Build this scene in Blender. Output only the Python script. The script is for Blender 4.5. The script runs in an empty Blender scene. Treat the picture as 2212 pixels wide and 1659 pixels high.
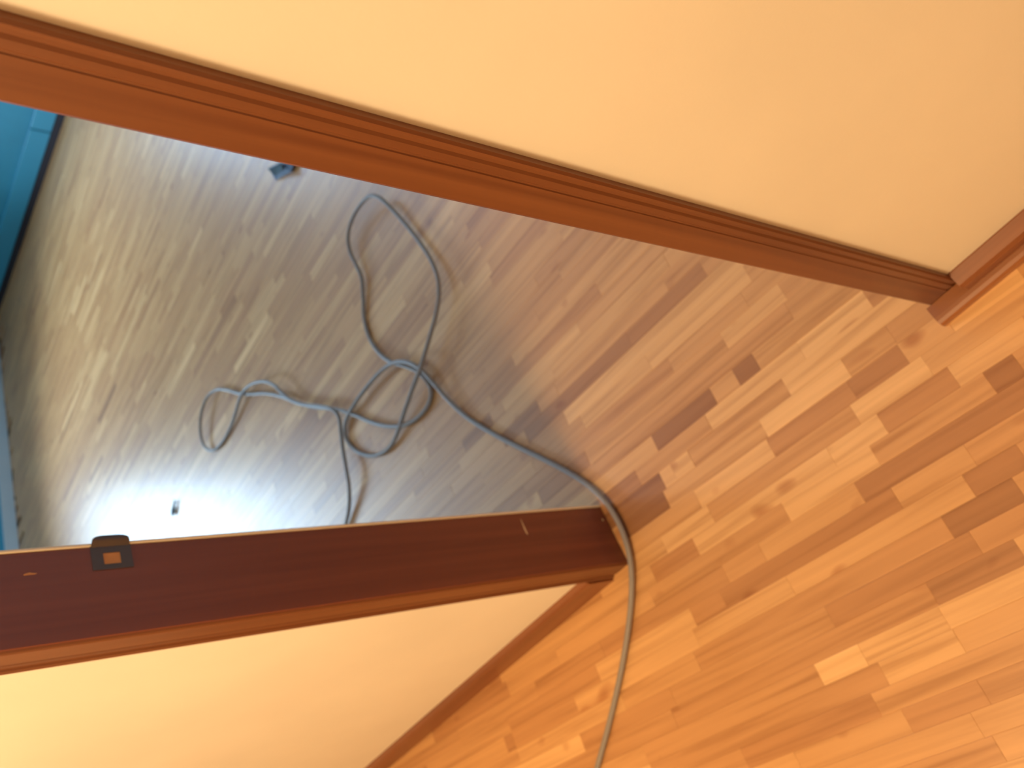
import bpy, math, random
from mathutils import Vector, Matrix

# ------------------------------------------------------------------ camera
H = 1.35                                   # camera height above the floor
IMG_W, IMG_H, FPX = 2212, 1659, 1820.72
CX, CY = IMG_W / 2, IMG_H / 2
def vn(a): return Vector(a).normalized()
up_c = -vn((3283. - CX, 938. - CY, FPX))
wd_c = Vector((-518. - CX, 2790. - CY, FPX)); wd_c = (wd_c - wd_c.dot(up_c) * up_c).normalized()
n_c = wd_c.cross(up_c)
if n_c.z < 0: n_c = -n_c
x_c = n_c.cross(up_c)
R = Matrix((x_c, n_c, up_c))               # camera axes (x right, y down, z forward) -> world
CAM = Vector((0, 0, H))
def ray(px, py): return R @ Vector((px - CX, py - CY, FPX))
def on_floor(px, py, z=0.0):
    d = ray(px, py); t = (z - H) / d.z
    return CAM + d * t
def project(P):
    q = R.transposed() @ (Vector(P) - CAM)
    if q.z <= 0.05: return None
    return CX + FPX * q.x / q.z, CY + FPX * q.y / q.z

sc = bpy.context.scene
cam_d = bpy.data.cameras.new('camera'); cam = bpy.data.objects.new('camera', cam_d)
sc.collection.objects.link(cam)
ax, ay, az = R @ Vector((1, 0, 0)), R @ Vector((0, -1, 0)), R @ Vector((0, 0, -1))
m = Matrix((ax, ay, az)).transposed().to_4x4(); m.translation = CAM
cam.matrix_world = m
cam_d.sensor_width = 36; cam_d.lens = FPX / IMG_W * 36; cam_d.clip_start = 0.02
cam_d.dof.use_dof = True; cam_d.dof.focus_distance = 0.72; cam_d.dof.aperture_fstop = 6.5   # the photograph is slightly out of focus
sc.camera = cam

# ------------------------------------------------------------------ exposure, world, lights
sc.view_settings.view_transform = 'Standard'; sc.view_settings.look = 'None'
sc.view_settings.gamma = 1; sc.view_settings.use_curve_mapping = False
sc.view_settings.exposure = 0.0
wld = bpy.data.worlds.new('world'); sc.world = wld; wld.use_nodes = True
bg = wld.node_tree.nodes['Background']; bg.inputs[0].default_value = (0.55, 0.75, 1.0, 1); bg.inputs[1].default_value = 1.0

def area(name, loc, aim, sx, sy, power, col, spread=180):
    l = bpy.data.lights.new(name, 'AREA'); l.shape = 'RECTANGLE'; l.size = sx; l.size_y = sy
    l.energy = power; l.color = col; l.spread = math.radians(spread)
    o = bpy.data.objects.new(name, l); sc.collection.objects.link(o); o.location = loc
    o.rotation_euler = (Vector(aim) - Vector(loc)).to_track_quat('-Z', 'Y').to_euler()
    return o
WIN_Y0, WIN_Y1, WIN_Z0, WIN_Z1 = 3.0, 4.35, 1.0, 2.1
area('window_daylight', (-6.86, (WIN_Y0 + WIN_Y1) / 2, (WIN_Z0 + WIN_Z1) / 2), (0, (WIN_Y0 + WIN_Y1) / 2, (WIN_Z0 + WIN_Z1) / 2),
     WIN_Y1 - WIN_Y0, WIN_Z1 - WIN_Z0, 150, (0.52, 0.76, 1.0), 115)
# unseen window added in the blue room's far wall for broad floor sheen
W2_X0, W2_X1, W2_Z0, W2_Z1 = -0.2, 1.6, 0.95, 2.2        # along the far wall, measured from its reference point
lp = bpy.data.lights.new('ceiling_lamp_light', 'POINT'); lp.energy = 111; lp.color = (1.0, 0.74, 0.40); lp.shadow_soft_size = 0.28
lo = bpy.data.objects.new('ceiling_lamp_light', lp); sc.collection.objects.link(lo); lo.location = (-1.14, -0.78, 2.2)

# ------------------------------------------------------------------ materials
def mat(name):
    m = bpy.data.materials.new(name); m.use_nodes = True
    return m, m.node_tree, m.node_tree.nodes['Principled BSDF']
def simple(name, col, rough=0.5, spec=0.5, metal=0.0):
    m, nt, b = mat(name)
    b.inputs['Base Color'].default_value = (*col, 1); b.inputs['Roughness'].default_value = rough
    b.inputs['Specular IOR Level'].default_value = spec; b.inputs['Metallic'].default_value = metal
    return m
def ramp(nt, stops):
    r = nt.nodes.new('ShaderNodeValToRGB'); e = r.color_ramp.elements
    while len(e) < len(stops): e.new(0.5)
    for k, (p, c) in enumerate(stops): e[k].position = p; e[k].color = (*c, 1)
    return r
def mixc(nt, mode='MIX', fac=0.5):
    n = nt.nodes.new('ShaderNodeMix'); n.data_type = 'RGBA'; n.blend_type = mode; n.inputs[0].default_value = fac
    return n, n.inputs[6], n.inputs[7], n.outputs[2]

def plaster(name, col, rough=0.6, amp=0.04):
    m, nt, b = mat(name); L = nt.links.new
    tc = nt.nodes.new('ShaderNodeTexCoord')
    nz = nt.nodes.new('ShaderNodeTexNoise'); nz.inputs['Scale'].default_value = 3; nz.inputs['Detail'].default_value = 3
    L(tc.outputs['Object'], nz.inputs['Vector'])
    r = ramp(nt, [(0.3, [c * (1 - amp) for c in col]), (0.7, [min(1, c * (1 + amp)) for c in col])])
    L(nz.outputs['Fac'], r.inputs[0]); L(r.outputs[0], b.inputs['Base Color'])
    b.inputs['Roughness'].default_value = rough
    n2 = nt.nodes.new('ShaderNodeTexNoise'); n2.inputs['Scale'].default_value = 160; n2.inputs['Detail'].default_value = 2
    L(tc.outputs['Object'], n2.inputs['Vector'])
    bp = nt.nodes.new('ShaderNodeBump'); bp.inputs['Strength'].default_value = 0.08; bp.inputs['Distance'].default_value = 0.002
    L(n2.outputs['Fac'], bp.inputs['Height']); L(bp.outputs[0], b.inputs['Normal'])
    return m

def stained(name, dark, light, axis='Z', rough=0.38, scale=1.0):
    """varnished timber with the grain running along one axis"""
    m, nt, b = mat(name); L = nt.links.new
    tc = nt.nodes.new('ShaderNodeTexCoord'); mp = nt.nodes.new('ShaderNodeMapping')
    s = {'X': (1.2, 45, 45), 'Z': (45, 45, 1.2)}[axis]
    mp.inputs['Scale'].default_value = [v * scale for v in s]
    L(tc.outputs['Object'], mp.inputs[0])
    nz = nt.nodes.new('ShaderNodeTexNoise'); nz.inputs['Scale'].default_value = 1; nz.inputs['Detail'].default_value = 5
    nz.inputs['Distortion'].default_value = 0.6
    L(mp.outputs[0], nz.inputs['Vector'])
    r = ramp(nt, [(0.3, dark), (0.72, light)]); L(nz.outputs['Fac'], r.inputs[0]); L(r.outputs[0], b.inputs['Base Color'])
    b.inputs['Roughness'].default_value = rough
    b.inputs['Coat Weight'].default_value = 0.15; b.inputs['Coat Roughness'].default_value = 0.35
    bp = nt.nodes.new('ShaderNodeBump'); bp.inputs['Strength'].default_value = 0.15; bp.inputs['Distance'].default_value = 0.001
    L(nz.outputs['Fac'], bp.inputs['Height']); L(bp.outputs[0], b.inputs['Normal'])
    return m

def parquet():
    m, nt, b = mat('parquet_oak'); L = nt.links.new
    at = nt.nodes.new('ShaderNodeAttribute'); at.attribute_name = 'tone'
    sp = nt.nodes.new('ShaderNodeSeparateColor'); L(at.outputs['Color'], sp.inputs[0])
    r = ramp(nt, [(0.0, (0.29, 0.12, 0.045)), (0.3, (0.47, 0.21, 0.08)), (0.65, (0.59, 0.295, 0.115)), (1.0, (0.78, 0.44, 0.19))])
    L(sp.outputs[0], r.inputs[0])
    tc = nt.nodes.new('ShaderNodeTexCoord')
    sc_ = nt.nodes.new('ShaderNodeVectorMath'); sc_.operation = 'SCALE'; L(at.outputs['Color'], sc_.inputs[0]); sc_.inputs['Scale'].default_value = 37.0
    ad = nt.nodes.new('ShaderNodeVectorMath'); ad.operation = 'ADD'; L(tc.outputs['Object'], ad.inputs[0]); L(sc_.outputs[0], ad.inputs[1])
    mp = nt.nodes.new('ShaderNodeMapping'); mp.inputs['Scale'].default_value = (2.2, 62, 62); L(ad.outputs[0], mp.inputs[0])
    nz = nt.nodes.new('ShaderNodeTexNoise'); nz.inputs['Scale'].default_value = 1; nz.inputs['Detail'].default_value = 4
    nz.inputs['Distortion'].default_value = 0.5; L(mp.outputs[0], nz.inputs['Vector'])
    gr = ramp(nt, [(0.28, (0.70, 0.62, 0.55)), (0.50, (1.0, 1.0, 1.0)), (0.75, (1.16, 1.18, 1.2))]); L(nz.outputs['Fac'], gr.inputs[0])
    mx, a_, b_, o_ = mixc(nt, 'MULTIPLY', 0.8); L(r.outputs[0], a_); L(gr.outputs[0], b_)
    # small dark knots
    mk = nt.nodes.new('ShaderNodeMapping'); mk.inputs['Scale'].default_value = (9, 16, 16); L(ad.outputs[0], mk.inputs[0])
    vk = nt.nodes.new('ShaderNodeTexNoise'); vk.inputs['Scale'].default_value = 1; vk.inputs['Detail'].default_value = 1; L(mk.outputs[0], vk.inputs['Vector'])
    kr = ramp(nt, [(0.70, (1, 1, 1)), (0.80, (0.62, 0.45, 0.36))]); L(vk.outputs['Fac'], kr.inputs[0])
    m2, a2, b2, o2 = mixc(nt, 'MULTIPLY', 0.8); L(o_, a2); L(kr.outputs[0], b2)
    L(o2, b.inputs['Base Color'])
    b.inputs['Roughness'].default_value = 0.36; b.inputs['Specular IOR Level'].default_value = 0.5
    rr = nt.nodes.new('ShaderNodeMapRange'); rr.inputs['To Min'].default_value = 0.34; rr.inputs['To Max'].default_value = 0.44
    L(nz.outputs['Fac'], rr.inputs['Value']); L(rr.outputs[0], b.inputs['Roughness'])
    bp = nt.nodes.new('ShaderNodeBump'); bp.inputs['Strength'].default_value = 0.12; bp.inputs['Distance'].default_value = 0.001
    L(nz.outputs['Fac'], bp.inputs['Height']); L(bp.outputs[0], b.inputs['Normal'])
    return m

M = dict(
    cream=plaster('cream_wall_paint', (0.82, 0.74, 0.62)),
    white=plaster('white_ceiling_paint', (0.8, 0.78, 0.74)),
    blue=plaster('blue_wall_paint', (0.03, 0.24, 0.34), 0.5, 0.08),
    blue_trim=plaster('blue_trim_paint', (0.045, 0.29, 0.41), 0.4, 0.03),
    pale_trim=plaster('pale_grey_trim_paint', (0.45, 0.47, 0.46), 0.5, 0.05),
    casing=stained('casing_timber', (0.12, 0.032, 0.011), (0.20, 0.066, 0.023), 'Z'),
    jamb=stained('jamb_timber', (0.16, 0.038, 0.020), (0.22, 0.058, 0.028), 'Z', 0.42),
    base=stained('baseboard_timber', (0.18, 0.055, 0.02), (0.28, 0.095, 0.035), 'X'),
    shoe=stained('shoe_timber', (0.24, 0.08, 0.025), (0.36, 0.13, 0.045), 'X'),
    parquet=parquet(),
    subfloor=simple('dark_joint_filler', (0.22, 0.10, 0.04), 0.8),
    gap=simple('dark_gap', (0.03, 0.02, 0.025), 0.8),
    strip=simple('bare_timber_edge', (0.78, 0.66, 0.50), 0.6),
    metal=simple('darkened_metal', (0.11, 0.085, 0.08), 0.45, 0.5, 0.6),
    raw=simple('raw_timber_in_mortise', (0.62, 0.27, 0.09), 0.7),
    cable=simple('grey_rubber_cable', (0.27, 0.23, 0.21), 0.5, 0.35),
    scrap=simple('blue_grey_plastic', (0.085, 0.12, 0.19), 0.4),
    dark=simple('dark_plastic', (0.03, 0.045, 0.05), 0.4),
    nick=simple('bare_wood_nick', (0.72, 0.50, 0.28), 0.7),
    speck=simple('white_paint_speck', (0.8, 0.7, 0.6), 0.7),
)

# ------------------------------------------------------------------ mesh helpers
def link_mesh(name, verts, faces, material, parent=None, kind=None, smooth=False):
    me = bpy.data.meshes.new(name); me.from_pydata([tuple(v) for v in verts], [], faces); me.update()
    me.materials.append(material)
    if smooth:
        for p in me.polygons: p.use_smooth = True
    o = bpy.data.objects.new(name, me); sc.collection.objects.link(o)
    if parent: o.parent = parent
    if kind: o['kind'] = kind
    return o
def empty(name, loc, kind=None, label=None, cat=None):
    o = bpy.data.objects.new(name, None); o.empty_display_size = 0.05; sc.collection.objects.link(o); o.location = loc
    if kind: o['kind'] = kind
    if label: o['label'] = label
    if cat: o['category'] = cat
    return o
class MB:
    def __init__(s): s.v = []; s.f = []
    def box(s, x0, x1, y0, y1, z0, z1):
        b = len(s.v)
        s.v += [(x, y, z) for z in (z0, z1) for x, y in ((x0, y0), (x1, y0), (x1, y1), (x0, y1))]
        s.f += [tuple(b + i for i in q) for q in ((3, 2, 1, 0), (4, 5, 6, 7), (0, 1, 5, 4), (1, 2, 6, 5), (2, 3, 7, 6), (3, 0, 4, 7))]
        return s
    def prism(s, poly, axis, a0, a1):
        """poly: 2-D outline; axis 'Z': (x,y) outline along z; axis 'X': (y,z) outline along x"""
        b = len(s.v); n = len(poly)
        for a in (a0, a1):
            s.v += [(p, q, a) if axis == 'Z' else (a, p, q) for p, q in poly]
        s.f += [tuple(b + i for i in range(n))[::-1], tuple(b + n + i for i in range(n))]
        s.f += [(b + i, b + (i + 1) % n, b + n + (i + 1) % n, b + n + i) for i in range(n)]
        return s
    def make(s, name, material, parent=None, kind=None, off=(0, 0, 0), bevel=0):
        o = link_mesh(name, [Vector(v) - Vector(off) for v in s.v], s.f, material, parent, kind)
        if bevel:
            md = o.modifiers.new('bevel', 'BEVEL'); md.width = bevel; md.segments = 2; md.limit_method = 'ANGLE'
        import bmesh
        bm = bmesh.new(); bm.from_mesh(o.data); bmesh.ops.recalc_face_normals(bm, faces=bm.faces); bm.to_mesh(o.data); bm.free()
        return o

# ------------------------------------------------------------------ dimensions of the doorway
FACE = 0.503          # front of the casings, seen from the near room
WALLF = 0.510         # near wall surface
BACK = 0.644          # far side of the jambs
JL, JR = -1.150, -0.351
CW = 0.058
DOOR_H = 2.02
CEIL = 2.60
NX0, NX1, NY0 = -3.6, 1.9, -2.9       # near room
FX0, FX1 = -6.80, 1.2                 # far room

# ------------------------------------------------------------------ room shell
MB().box(FX0 - .3, NX1 + .3, NY0 - .3, 7.6, -0.12, -0.0125).make('floor', M['subfloor'], kind='structure')
floor = bpy.data.objects['floor']
MB().box(NX0 - .2, NX1 + .2, NY0 - .2, WALLF, CEIL, CEIL + .1).make('ceiling', M['white'], kind='structure')
MB().box(FX0 - .3, FX1 + .2, WALLF, 7.6, CEIL, CEIL + .1).make('ceiling', M['white'], kind='structure')
w = MB()
w.box(NX0 - .1, JL - .02, WALLF, BACK - .004, 0, CEIL)
w.box(JR + .02, NX1 + .1, WALLF, BACK - .004, 0, CEIL)
w.box(JL - .02, JR + .02, WALLF, BACK - .004, DOOR_H + .02, CEIL)
w.make('wall_front', M['cream'], kind='structure')
MB().box(FX0, NX0 - .1, WALLF, BACK - .004, 0, CEIL).make('wall_side', M['blue'], kind='structure')
MB().box(NX0 - .1, NX0, NY0, WALLF, 0, CEIL).make('wall_left', M['cream'], kind='structure')
MB().box(NX1, NX1 + .1, NY0, WALLF, 0, CEIL).make('wall_right', M['cream'], kind='structure')
MB().box(NX0 - .1, NX1 + .1, NY0 - .1, NY0, 0, CEIL).make('wall_back', M['cream'], kind='structure')
MB().box(FX1, FX1 + .1, BACK, 7.4, 0, CEIL).make('wall_inner', M['white'], kind='structure')

# far wall of the blue room (runs slightly askew), with its tall skirting boards
Pa, Pb = Vector((-3.98, 5.74, 0)), Vector((-6.39, 6.215, 0))
fu = (Pa - Pb).normalized(); fang = math.atan2(fu.y, fu.x)
w2c = Pa + fu * (W2_X0 + W2_X1) / 2 + Vector((-fu.y, fu.x, 0)) * .07 + Vector((0, 0, (W2_Z0 + W2_Z1) / 2))
area('window_daylight', w2c, w2c - Vector((-fu.y, fu.x, 0)), W2_X1 - W2_X0, W2_Z1 - W2_Z0, 92, (0.42, 0.68, 1.0))  # added fill light in the unseen far-wall opening
wf = empty('wall_far', Pa, 'structure'); wf.rotation_euler = (0, 0, fang)
FWX = -(Pa - Vector((FX0, 0, 0))).x / fu.x      # local x of the left corner
wp = MB().box(FWX, W2_X0, 0.022, 0.14, 0, CEIL).box(W2_X1, 5.6, 0.022, 0.14, 0, CEIL)
wp.box(W2_X0, W2_X1, 0.022, 0.14, 0, W2_Z0).box(W2_X0, W2_X1, 0.022, 0.14, W2_Z1, CEIL).make('wall_panel', M['blue'], wf)
w2 = MB(); xm = (W2_X0 + W2_X1) / 2
for x0, x1, z0, z1 in ((W2_X0, W2_X0 + .06, W2_Z0, W2_Z1), (W2_X1 - .06, W2_X1, W2_Z0, W2_Z1), (xm - .03, xm + .03, W2_Z0 + .06, W2_Z1 - .06),
                       (W2_X0 + .06, W2_X1 - .06, W2_Z0, W2_Z0 + .06), (W2_X0 + .06, W2_X1 - .06, W2_Z1 - .06, W2_Z1)):
    w2.box(x0, x1, .03, .06, z0, z1)
fill_win = empty('fill_window', Pa, 'structure'); fill_win.rotation_euler = (0, 0, fang)  # frame for the added fill opening, out of view
w2.make('window_frame', M['white'], fill_win)
# joint seen in the skirting
BH = 0.27
def fw_local(px, py):
    d = ray(px, py); n = Vector((-fu.y, fu.x, 0)); t = (Pa - CAM).dot(n) / d.dot(n); p = CAM + d * t
    return (p - Pa).dot(fu), p.z
jx, jz = fw_local(98, 285); _, BH = fw_local(40, 360)
print('skirting joint', jx, jz, 'height', BH)
MB().box(FWX, jx - .006, 0.0, 0.022, 0.055, BH).make('skirting_board', M['blue_trim'], wf, bevel=.004)
MB().box(jx + .006, 5.6, 0.0, 0.022, 0.055, BH).make('skirting_board', M['blue_trim'], wf, bevel=.004)
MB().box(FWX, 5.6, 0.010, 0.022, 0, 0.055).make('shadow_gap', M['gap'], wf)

# left wall of the blue room with the window opening
wl = MB()
wl.box(FX0 - .16, FX0, BACK - .1, WIN_Y0, 0, CEIL).box(FX0 - .16, FX0, WIN_Y1, 6.8, 0, CEIL)
wl.box(FX0 - .16, FX0, WIN_Y0, WIN_Y1, 0, WIN_Z0).box(FX0 - .16, FX0, WIN_Y0, WIN_Y1, WIN_Z1, CEIL)
wl.make('wall_window_side', M['blue'], kind='structure')
MB().box(FX0, FX0 + .018, BACK, 6.28, 0, 0.10).make('baseboard_window_side', M['pale_trim'], kind='structure', bevel=.004)
win = empty('window_1', (FX0, (WIN_Y0 + WIN_Y1) / 2, WIN_Z0), 'structure')
def wloc(o): o.location = -win.location; return o
fr = MB()
for y0, y1, z0, z1 in ((WIN_Y0, WIN_Y0 + .06, WIN_Z0, WIN_Z1), (WIN_Y1 - .06, WIN_Y1, WIN_Z0, WIN_Z1),
                       (WIN_Y0 + .06, WIN_Y1 - .06, WIN_Z0, WIN_Z0 + .06), (WIN_Y0 + .06, WIN_Y1 - .06, WIN_Z1 - .06, WIN_Z1),
                       ((WIN_Y0 + WIN_Y1) / 2 - .03, (WIN_Y0 + WIN_Y1) / 2 + .03, WIN_Z0 + .06, WIN_Z1 - .06)):
    fr.box(FX0 - .05, FX0 - .01, y0, y1, z0, z1)
wloc(fr.make('window_frame', M['white'], win))

# ------------------------------------------------------------------ door frame
door = empty('door_1', ((JL + JR) / 2, FACE, 0), 'structure')
def dpart(mb, name, material, bevel=0, parent=None):
    return mb.make(name, material, parent or door, off=door.location if parent is None else (0, 0, 0), bevel=bevel)
# jambs
dpart(MB().box(JL - .02, JL, FACE + .0045, BACK, 0, DOOR_H), 'jamb', M['jamb'], .0015)
dpart(MB().box(JR, JR + .02, FACE + .0045, BACK, 0, DOOR_H), 'jamb', M['casing'], .0015)
dpart(MB().box(JL - .02, JR + .02, FACE + .0045, BACK, DOOR_H, DOOR_H + .02), 'jamb', M['casing'])
# moulded casings: profile from the inner edge (0) to the outer edge (CW)
prof = [(0, .0145), (0, .004), (.0015, .0015), (.004, 0), (.0385, 0), (.0395, .0011), (.0415, .0011), (.0425, .0005),
        (.0495, .0005), (.0525, .0022), (.0565, .0016), (.058, -.0008), (.0625, -.003), (.065, -.0005), (.065, .0145)]
CT = DOOR_H + CW; prof = [(a * CW / .065, min(b, .0069) if b < .01 else .0069) for a, b in prof]
dpart(MB().prism([(JR + a, FACE + b) for a, b in prof], 'Z', 0, CT), 'casing', M['casing'])
dpart(MB().prism([(JL - .002 - a, FACE + b) for a, b in prof], 'Z', 0, CT), 'casing', M['casing'])
dpart(MB().prism([(FACE + b, DOOR_H + a) for a, b in prof], 'X', JL - .002, JR), 'casing', M['casing'])
# thin bare edge of the trim on the far side of the strike jamb
dpart(MB().box(JL - .05, JL + .0035, BACK, BACK + .004, 0, DOOR_H), 'trim_edge', M['strip'], .001)
dpart(MB().box(JR + .0005, JR + .05, BACK, BACK + .004, 0, DOOR_H), 'trim_edge', M['strip'], .001)

# strike plate: flat plate let into the jamb, hole, curved lip round the far edge
def on_jamb(px, py):
    d = ray(px, py); t = (JL - 0) / d.x
    return CAM + d * t
zA, zB = on_jamb(196, 1200).z, on_jamb(284, 1196).z
zc, hh = (zA + zB) / 2, abs(zA - zB) / 2
print('strike', zA, zB, on_jamb(240, 1225).y, on_jamb(240, 1205).y)
plate_o = empty('strike_plate', Vector((JL, BACK - .018, zc)) - door.location); plate_o.parent = door
def ring(y0, y1, z0, z1, hy0, hy1, hz0, hz1, x):
    mb = MB()
    for a in ((y0, y1, z0, hz0), (y0, y1, hz1, z1), (y0, hy0, hz0, hz1), (hy1, y1, hz0, hz1)):
        mb.box(x - .001, x + .0015, *a)
    return mb
pl = ring(-.020, .018, -hh, hh, -.012, .006, -hh * .42, hh * .42, 0)
pl.make('plate', M['metal'], plate_o)
MB().box(.0001, .0006, -.012, .006, -hh * .42, hh * .42).make('mortise', M['raw'], plate_o)
lv = []; lf = []; NS = 8
for k in range(NS + 1):
    a = k / NS; y = .016 + .015 * a; x = .0015 + .006 * math.sin(a * math.pi * .5) * 1.0
    half = hh * .95 * math.sqrt(max(.02, 1 - (a * .93) ** 4)) 
    for s, dx in ((-1, 0), (1, 0), (-1, -.0018), (1, -.0018)):
        lv.append((x + dx + .006 * math.sin(math.pi * a) * 0.5, y, s * half))
for k in range(NS):
    b = 4 * k; c = b + 4
    lf += [(b, b + 1, c + 1, c), (b + 2, c + 2, c + 3, b + 3), (b, c, c + 2, b + 2), (b + 1, b + 3, c + 3, c + 1)]
lf += [(0, 2, 3, 1), (4 * NS, 4 * NS + 1, 4 * NS + 3, 4 * NS + 2)]
link_mesh('lip', lv, lf, M['metal'], plate_o, smooth=False)
# one bare nick and a few paint specks on the jamb
def patch(name, px, py, dy, dz, material):
    p = on_jamb(px, py) - door.location
    vs = []; n = 8
    for s in (0, .0006):
        for i in range(n):
            a = 2 * math.pi * i / n; w_ = 1 + .3 * math.sin(3 * a + px)
            vs.append((p.x + s, p.y + dy * w_ * math.cos(a), p.z + dz * w_ * math.sin(a)))
    link_mesh(name, vs, [tuple(range(n)), tuple(range(2 * n - 1, n - 1, -1))] + [(i, (i + 1) % n, n + (i + 1) % n, n + i) for i in range(n)], material, door)
patch('nick', 1133, 1141, .017, .0017, M['nick'])
patch('paint_speck', 1302, 1123, .003, .0022, M['nick'])
patch('paint_speck', 64, 1240, .0016, .008, M['raw'])

# ------------------------------------------------------------------ skirting in the near room
def skirt(name, x0, x1, yb, h):
    poly = [(WALLF, 0), (yb, 0), (yb, h - .014), (yb + .004, h - .006), (WALLF - .002, h), (WALLF, h)]
    o = MB().prism([(y, z) for y, z in poly], 'X', x0, x1).make(name, M['base'], kind='structure'); return o
skirt('baseboard_left', NX0, JL - .002 - CW, .496, .086)
br = skirt('baseboard_right', JR + CW, NX1, .483, .052)
S0 = .468
q = [(S0, 0), (S0, .009), (S0 + .003, .0145), (S0 + .008, .0175), (S0 + .014, .0185)]
MB().prism(q + [(.483, .0185), (.483, 0)], 'X', JR + CW, NX1).make('shoe_moulding', M['shoe'], br)
MB().prism(q + [(.5025, .0185), (.5025, 0)], 'X', JR - .006, JR + CW).make('shoe_moulding', M['shoe'], br)

# ------------------------------------------------------------------ parquet strips
SA = math.radians(175.739)
U = Vector((math.cos(SA), math.sin(SA), 0)); V = Vector((-U.y, U.x, 0))
SW, PH = 0.0375, -0.312
def to_uv(px, py):
    p = on_floor(px, py); return p.dot(U), p.dot(V)
# strips that stand out in the photograph: both ends of each (pixels), tone
SPOT = [
    ((1538, 850), (1420, 970), .04), ((1632, 778), (1588, 812), .08), ((1720, 745), (1545, 895), .95),
    ((1870, 640), (1722, 744), .90), ((1690, 630), (1550, 712), .74), ((1800, 615), (1700, 665), .55),
    ((1828, 795), (1660, 945), .88), ((1655, 950), (1505, 1075), .80), ((1955, 770), (1845, 850), .22),
    ((1840, 855), (1570, 1060), .18), ((1560, 1065), (1470, 1120), .85), ((2010, 800), (1850, 900), .92),
    ((1900, 905), (1780, 960), .88), ((1860, 970), (1740, 1050), .98), ((1900, 1000), (1700, 1110), .85),
    ((2080, 960), (1930, 1065), .62), ((1925, 1085), (1760, 1150), .30), ((1640, 1180), (1560, 1225), .50),
    ((2212, 985), (2100, 1060), .15), ((2212, 1070), (2060, 1160), .10), ((2100, 1160), (1780, 1310), .25),
    ((2040, 1335), (1870, 1425), .85), ((2060, 1365), (1900, 1440), .80), ((1840, 1425), (1770, 1460), .95),
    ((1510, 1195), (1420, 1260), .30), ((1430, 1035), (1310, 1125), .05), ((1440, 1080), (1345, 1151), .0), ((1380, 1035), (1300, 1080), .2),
    ((2212, 1200), (2030, 1310), .15), ((1500, 1005), (1462, 1034), .78), ((1545, 1130), (1440, 1190), .82),
    ((1340, 745), (1140, 950), .12), ((1519, 580), (1360, 735), .18), ((1290, 620), (1060, 860), .35),
    ((1440, 620), (1210, 860), .55), ((1620, 600), (1410, 800), .75), ((1160, 870), (1090, 960), .15),
    ((1060, 900), (1000, 960), .15), ((1880, 1500), (1600, 1620), .3), ((2110, 1470), (1950, 1540), .35),
    ((1300, 1400), (1160, 1490), .42), ((1205, 1485), (1020, 1590), .82), ((1110, 1600), (1095, 1615), .25),
    ((2060, 800), (2160, 770), .55), ((2212, 800), (2140, 830), .12), ((2212, 690), (2050, 800), .80),
    ((2212, 600), (2060, 712), .95), ((1500, 1340), (1290, 1450), .78), ((1700, 1250), (1500, 1370), .72),
]
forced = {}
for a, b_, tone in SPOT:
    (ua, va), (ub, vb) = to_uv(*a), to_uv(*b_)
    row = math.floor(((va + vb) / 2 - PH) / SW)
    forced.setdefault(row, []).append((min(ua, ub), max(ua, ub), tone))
rnd = random.Random(11)
xs = [Vector((x, y, 0)) for x in (FX0, NX1) for y in (NY0, 7.0)]
planks = []                              # u0, u1, row, tone
u_lo, u_hi = min(p.dot(U) for p in xs), max(p.dot(U) for p in xs)
r_lo = math.floor((min(p.dot(V) for p in xs) - PH) / SW); r_hi = math.ceil((max(p.dot(V) for p in xs) - PH) / SW)
def inside(u, v):
    p = U * u + V * v
    if p.y < 0.58: return NX0 - .02 < p.x < NX1 + .02 and p.y > NY0 - .02
    return FX0 < p.x < FX1 + .05 and p.y < Pa.y + (p.x - Pa.x) * fu.y / fu.x + .05
for row in range(r_lo, r_hi + 1):
    fl = sorted(forced.get(row, [])); keep = []
    for f_ in fl:
        if not keep or f_[0] > keep[-1][1] + .02: keep.append(f_)
    u = u_lo - rnd.random() * .4; i = 0
    while u < u_hi:
        L_ = rnd.choice((.22, .30, .38, .46, .58)) * rnd.uniform(.85, 1.1)
        while i < len(keep) and keep[i][1] <= u: i += 1
        t = min(1, max(0, rnd.gauss(.54, .14)))
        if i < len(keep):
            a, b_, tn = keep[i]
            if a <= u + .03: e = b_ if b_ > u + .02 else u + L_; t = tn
            elif u + L_ > a - .05: e = a
            else: e = u + L_
        else: e = u + L_
        planks.append((u, e, row, t)); u = e
def visible_px(pl):
    """rough count of the pixels a strip covers in the photograph"""
    u0, u1, row, t = pl; v0 = PH + row * SW; hit = 0; n = 6
    c = []
    for a, b_ in ((u0, v0), (u1, v0), (u1, v0 + SW), (u0, v0 + SW)):
        p = project(U * a + V * b_)
        if not p: return 0
        c.append(p)
    ar = abs(sum(c[k][0] * c[(k + 1) % 4][1] - c[(k + 1) % 4][0] * c[k][1] for k in range(4))) / 2
    for k in range(n):
        P = U * (u0 + (u1 - u0) * (k + .5) / n) + V * (v0 + SW / 2); p = project(P)
        if not (0 <= p[0] <= IMG_W and 0 <= p[1] <= IMG_H): continue
        if P.y > FACE:
            s = FACE / P.y; X = P.x * s
            if not (JL < X < JR) or P.y < FACE: continue
            if P.y > BACK and P.x * BACK / P.y < JL: continue
        hit += 1
    return ar * hit / n
G = .00005; TH = .0125
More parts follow.
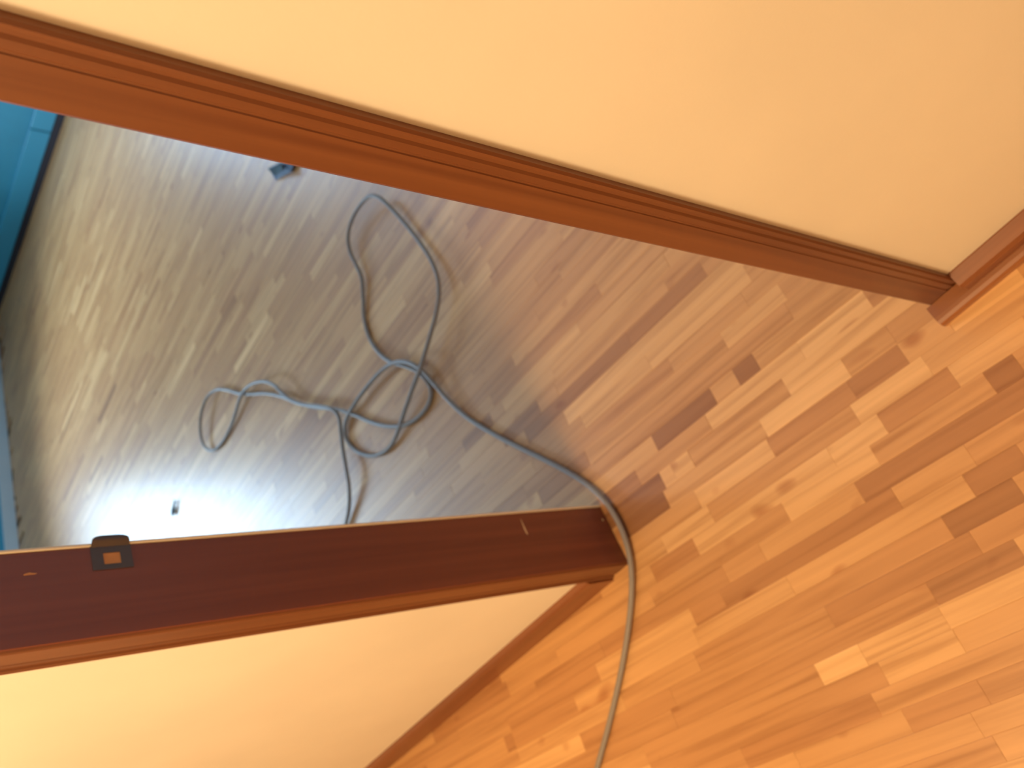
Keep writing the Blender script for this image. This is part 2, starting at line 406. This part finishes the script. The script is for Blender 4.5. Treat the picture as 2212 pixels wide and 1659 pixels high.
def plank_mesh(u0, u1, v0, dz, simple_=False):
    a, b_, c, d = u0 + G, u1 - G, v0 + G, v0 + SW - G
    k = .0003
    if simple_:
        vs = [(a, c, -TH), (b_, c, -TH), (b_, d, -TH), (a, d, -TH), (a, c, dz), (b_, c, dz), (b_, d, dz), (a, d, dz)]
        fs = [(4, 5, 6, 7), (0, 1, 5, 4), (1, 2, 6, 5), (2, 3, 7, 6), (3, 0, 4, 7)]
    else:
        vs = [(a, c, -TH), (b_, c, -TH), (b_, d, -TH), (a, d, -TH), (a, c, dz - k), (b_, c, dz - k), (b_, d, dz - k), (a, d, dz - k),
              (a + k, c + k, dz), (b_ - k, c + k, dz), (b_ - k, d - k, dz), (a + k, d - k, dz)]
        fs = [(8, 9, 10, 11)]
        for o_ in (0, 4): fs += [(o_ + i, o_ + (i + 1) % 4, o_ + 4 + (i + 1) % 4, o_ + 4 + i) for i in range(4)]
    return vs, fs
cand = []
for p_ in planks:
    um, vm = (p_[0] + p_[1]) / 2, PH + (p_[2] + .5) * SW
    if inside(um, vm): cand.append((visible_px(p_), p_))
cand.sort(key=lambda q_: -q_[0])
rotm = Matrix.Rotation(SA, 4, 'Z')
def add_tone(me, tones):
    ca = me.color_attributes.new('tone', 'FLOAT_COLOR', 'POINT')
    flat = []
    for t in tones: flat += [t[0], t[1], t[2], 1]
    ca.data.foreach_set('color', flat)
rp = random.Random(3)
BV, BF, BT = [], [], []
for k, (s_, (u0, u1, row, t)) in enumerate(cand):
    v0 = PH + row * SW; tone = (t, rp.random(), rp.random())
    dz = rp.uniform(-.0004, 0)
    if k < 300 and s_ > 100:
        uc, vc = (u0 + u1) / 2, v0 + SW / 2
        vs, fs = plank_mesh(u0 - uc, u1 - uc, v0 - vc, dz)
        me = bpy.data.meshes.new('plank'); me.from_pydata(vs, [], fs); me.materials.append(M['parquet'])
        add_tone(me, [tone] * len(vs))
        o = bpy.data.objects.new('plank', me); sc.collection.objects.link(o)
        o.parent = floor; o.location = U * uc + V * vc; o.rotation_euler = (0, 0, SA)
    else:
        vs, fs = plank_mesh(u0, u1, v0, dz, True)
        b_ = len(BV); BV += vs; BF += [tuple(b_ + i for i in f_) for f_ in fs]; BT += [tone] * len(vs)
me = bpy.data.meshes.new('outer_planks'); me.from_pydata(BV, [], BF); me.materials.append(M['parquet']); add_tone(me, BT)
o = bpy.data.objects.new('outer_planks', me); sc.collection.objects.link(o); o.parent = floor; o.rotation_euler = (0, 0, SA); o['kind'] = 'stuff'
print('planks', len(cand), 'visible', sum(1 for c in cand if c[0] > 100), 'cut', cand[299][0])

# ------------------------------------------------------------------ the cable
RC = 0.0062
PATH = [  # pixel x, pixel y, height of the cable's axis above the floor (mm above resting)
    (1262, 1760, 0), (1290, 1659, 0), (1318, 1560, 0), (1344, 1450, 1), (1362, 1340, 4), (1369, 1250, 7), (1362, 1190, 8),
    (1341, 1130, 7), (1308, 1075, 4), (1262, 1036, 1), (1190, 998, 0), (1120, 967, 0), (1060, 935, 0), (1000, 900, 0),
    (965, 862, 4), (938, 830, 12), (912, 796, 22), (885, 779, 26), (855, 778, 24), (833, 789, 20), (800, 823, 14), (760, 878, 14),
    (743, 910, 6), (742, 936, 2), (751, 958, 0), (770, 980, 0), (802, 990, 0), (832, 981, 0), (850, 960, 2), (859, 934, 6), (868, 905, 12),
    (881, 868, 16), (896, 824, 18), (908, 797, 30), (917, 765, 26), (928, 728, 24), (942, 685, 24), (951, 640, 22), (950, 598, 18), (931, 558, 14),
    (908, 525, 12), (882, 490, 12), (845, 450, 18), (818, 421, 26), (800, 416, 32), (780, 438, 28), (760, 468, 22), (747, 508, 18), (752, 544, 16),
    (769, 573, 12), (785, 594, 8), (785, 640, 2), (783, 690, 0), (795, 732, 0), (818, 766, 4), (842, 786, 8), (872, 789, 12),
    (901, 797, 10), (925, 822, 2), (936, 846, 0), (930, 870, 0), (916, 892, 0), (893, 913, 0), (866, 924, 8), (834, 923, 6), (798, 913, 2),
    (762, 893, 2), (735, 884, 14), (705, 882, 16), (670, 880, 14), (641, 871, 10), (607, 853, 8), (569, 846, 8), (540, 853, 4), (516, 853, 2),
    (490, 840, 6), (466, 836, 12), (443, 854, 20), (431, 895, 24), (430, 938, 18), (439, 970, 10), (457, 982, 4), (482, 962, 0),
    (502, 919, 2), (512, 880, 10), (518, 856, 16), (528, 839, 22), (546, 825, 27), (574, 820, 28), (596, 830, 24), (608, 851, 20), (626, 867, 18), (654, 877, 24),
    (690, 876, 26), (722, 880, 24), (736, 896, 12), (735, 930, 2), (740, 972, 12), (748, 1015, 20), (756, 1050, 14), (757, 1095, 4), (747, 1136, 0), (735, 1180, 0),
]
def resample(pts, step):
    out = []
    n = len(pts)
    for i in range(n - 1):
        p0, p1, p2, p3 = pts[max(i - 1, 0)], pts[i], pts[i + 1], pts[min(i + 2, n - 1)]
        k = max(1, int((p2 - p1).length / step))
        for j in range(k):
            t = j / k
            out.append(.5 * ((2 * p1) + (p2 - p0) * t + (2 * p0 - 5 * p1 + 4 * p2 - p3) * t * t + (3 * p1 - p0 - 3 * p2 + p3) * t ** 3))
    out.append(pts[-1]); return out
def tube(name, pts, r, material, parent=None, seg=10):
    n = len(pts); V_, F_ = [], []
    T = [(pts[min(i + 1, n - 1)] - pts[max(i - 1, 0)]).normalized() for i in range(n)]
    nrm = Vector((0, 0, 1))
    for i in range(n):
        nrm = (nrm - T[i] * nrm.dot(T[i])).normalized(); bn = T[i].cross(nrm)
        for k in range(seg):
            a = 2 * math.pi * k / seg; V_.append(pts[i] + (nrm * math.cos(a) + bn * math.sin(a)) * r)
    for i in range(n - 1):
        for k in range(seg):
            F_.append((i * seg + k, i * seg + (k + 1) % seg, (i + 1) * seg + (k + 1) % seg, (i + 1) * seg + k))
    F_ += [tuple(range(seg))[::-1], tuple((n - 1) * seg + k for k in range(seg))]
    return link_mesh(name, V_, F_, material, parent, smooth=True)
cp = [on_floor(x, y, RC + z * .001) for x, y, z in PATH]
for it in range(2):   # relax tracing wobble slightly
    cp = [cp[0]] + [cp[i] * .7 + (cp[i - 1] + cp[i + 1]) * .15 for i in range(1, len(cp) - 1)] + [cp[-1]]
rs = resample(cp, .008)
for p in rs: p.z = max(p.z, RC + .0002)
cab = tube('power_cable', rs, RC, M['cable'])
cab['label'] = 'long grey cable in tangled loops on the wood floor, running through the doorway'
cab['category'] = 'cable'

# ------------------------------------------------------------------ two small bits on the far floor
c0 = on_floor(606, 370)
scr = empty('plastic_scrap', c0, label='small blue-grey folded plastic scrap on the floor beside the right door casing', cat='scrap')
def rel(px, py, z): return on_floor(px, py, z) - c0
base_ = [(580, 364), (596, 390), (632, 372), (640, 350), (606, 350)]
vs = [rel(x, y, .0005) for x, y in base_] + [rel(x, y, z) for (x, y), z in zip([(582, 362), (597, 386), (628, 370), (636, 352), (604, 356)], (.012, .010, .014, .016, .030))]
link_mesh('scrap_body', vs, [(4, 3, 2, 1, 0), (5, 6, 9), (6, 7, 9), (7, 8, 9)] + [(i, (i + 1) % 5, 5 + (i + 1) % 5, 5 + i) for i in range(5)], M['scrap'], scr)
vs = [rel(578, 364, .014), rel(594, 380, .015), rel(612, 366, .034), rel(606, 352, .035), rel(590, 364, .024)]
vs += [v + Vector((0, 0, .002)) for v in vs]
link_mesh('dark_flap', vs, [(0, 1, 2, 3, 4)[::-1], (5, 6, 7, 8, 9)] + [(i, (i + 1) % 5, 5 + (i + 1) % 5, 5 + i) for i in range(5)], M['dark'], scr)

c1 = on_floor(378, 1096)
peg = empty('wall_plug', c1, label='tiny dark wall plug lying in the bright glare on the far floor', cat='wall plug')
a_, b_ = on_floor(377, 1114) - c1, on_floor(382, 1082) - c1
d_ = (b_ - a_).normalized()
ln = (b_ - a_).length
pts = []; rad = [.004, .0085, .010, .0095, .007, .006, .0055, .004]
V_, F_ = [], []; seg = 8
for i, r in enumerate(rad):
    c = a_ + d_ * ln * i / (len(rad) - 1) + Vector((0, 0, .010))
    s_ = d_.cross(Vector((0, 0, 1)))
    for k in range(seg):
        an = 2 * math.pi * k / seg; V_.append(c + (s_ * math.cos(an) + Vector((0, 0, 1)) * math.sin(an)) * r)
for i in range(len(rad) - 1):
    for k in range(seg): F_.append((i * seg + k, i * seg + (k + 1) % seg, (i + 1) * seg + (k + 1) % seg, (i + 1) * seg + k))
F_ += [tuple(range(seg))[::-1], tuple((len(rad) - 1) * seg + k for k in range(seg))]
link_mesh('shank', V_, F_, M['dark'], peg, smooth=True)
s_ = d_.cross(Vector((0, 0, 1)))
tube('wing', [b_ - s_ * .022 + Vector((0, 0, .008)), b_ + Vector((0, 0, .011)), b_ + s_ * .018 + Vector((0, 0, .007))], .0022, M['dark'], peg, 6)
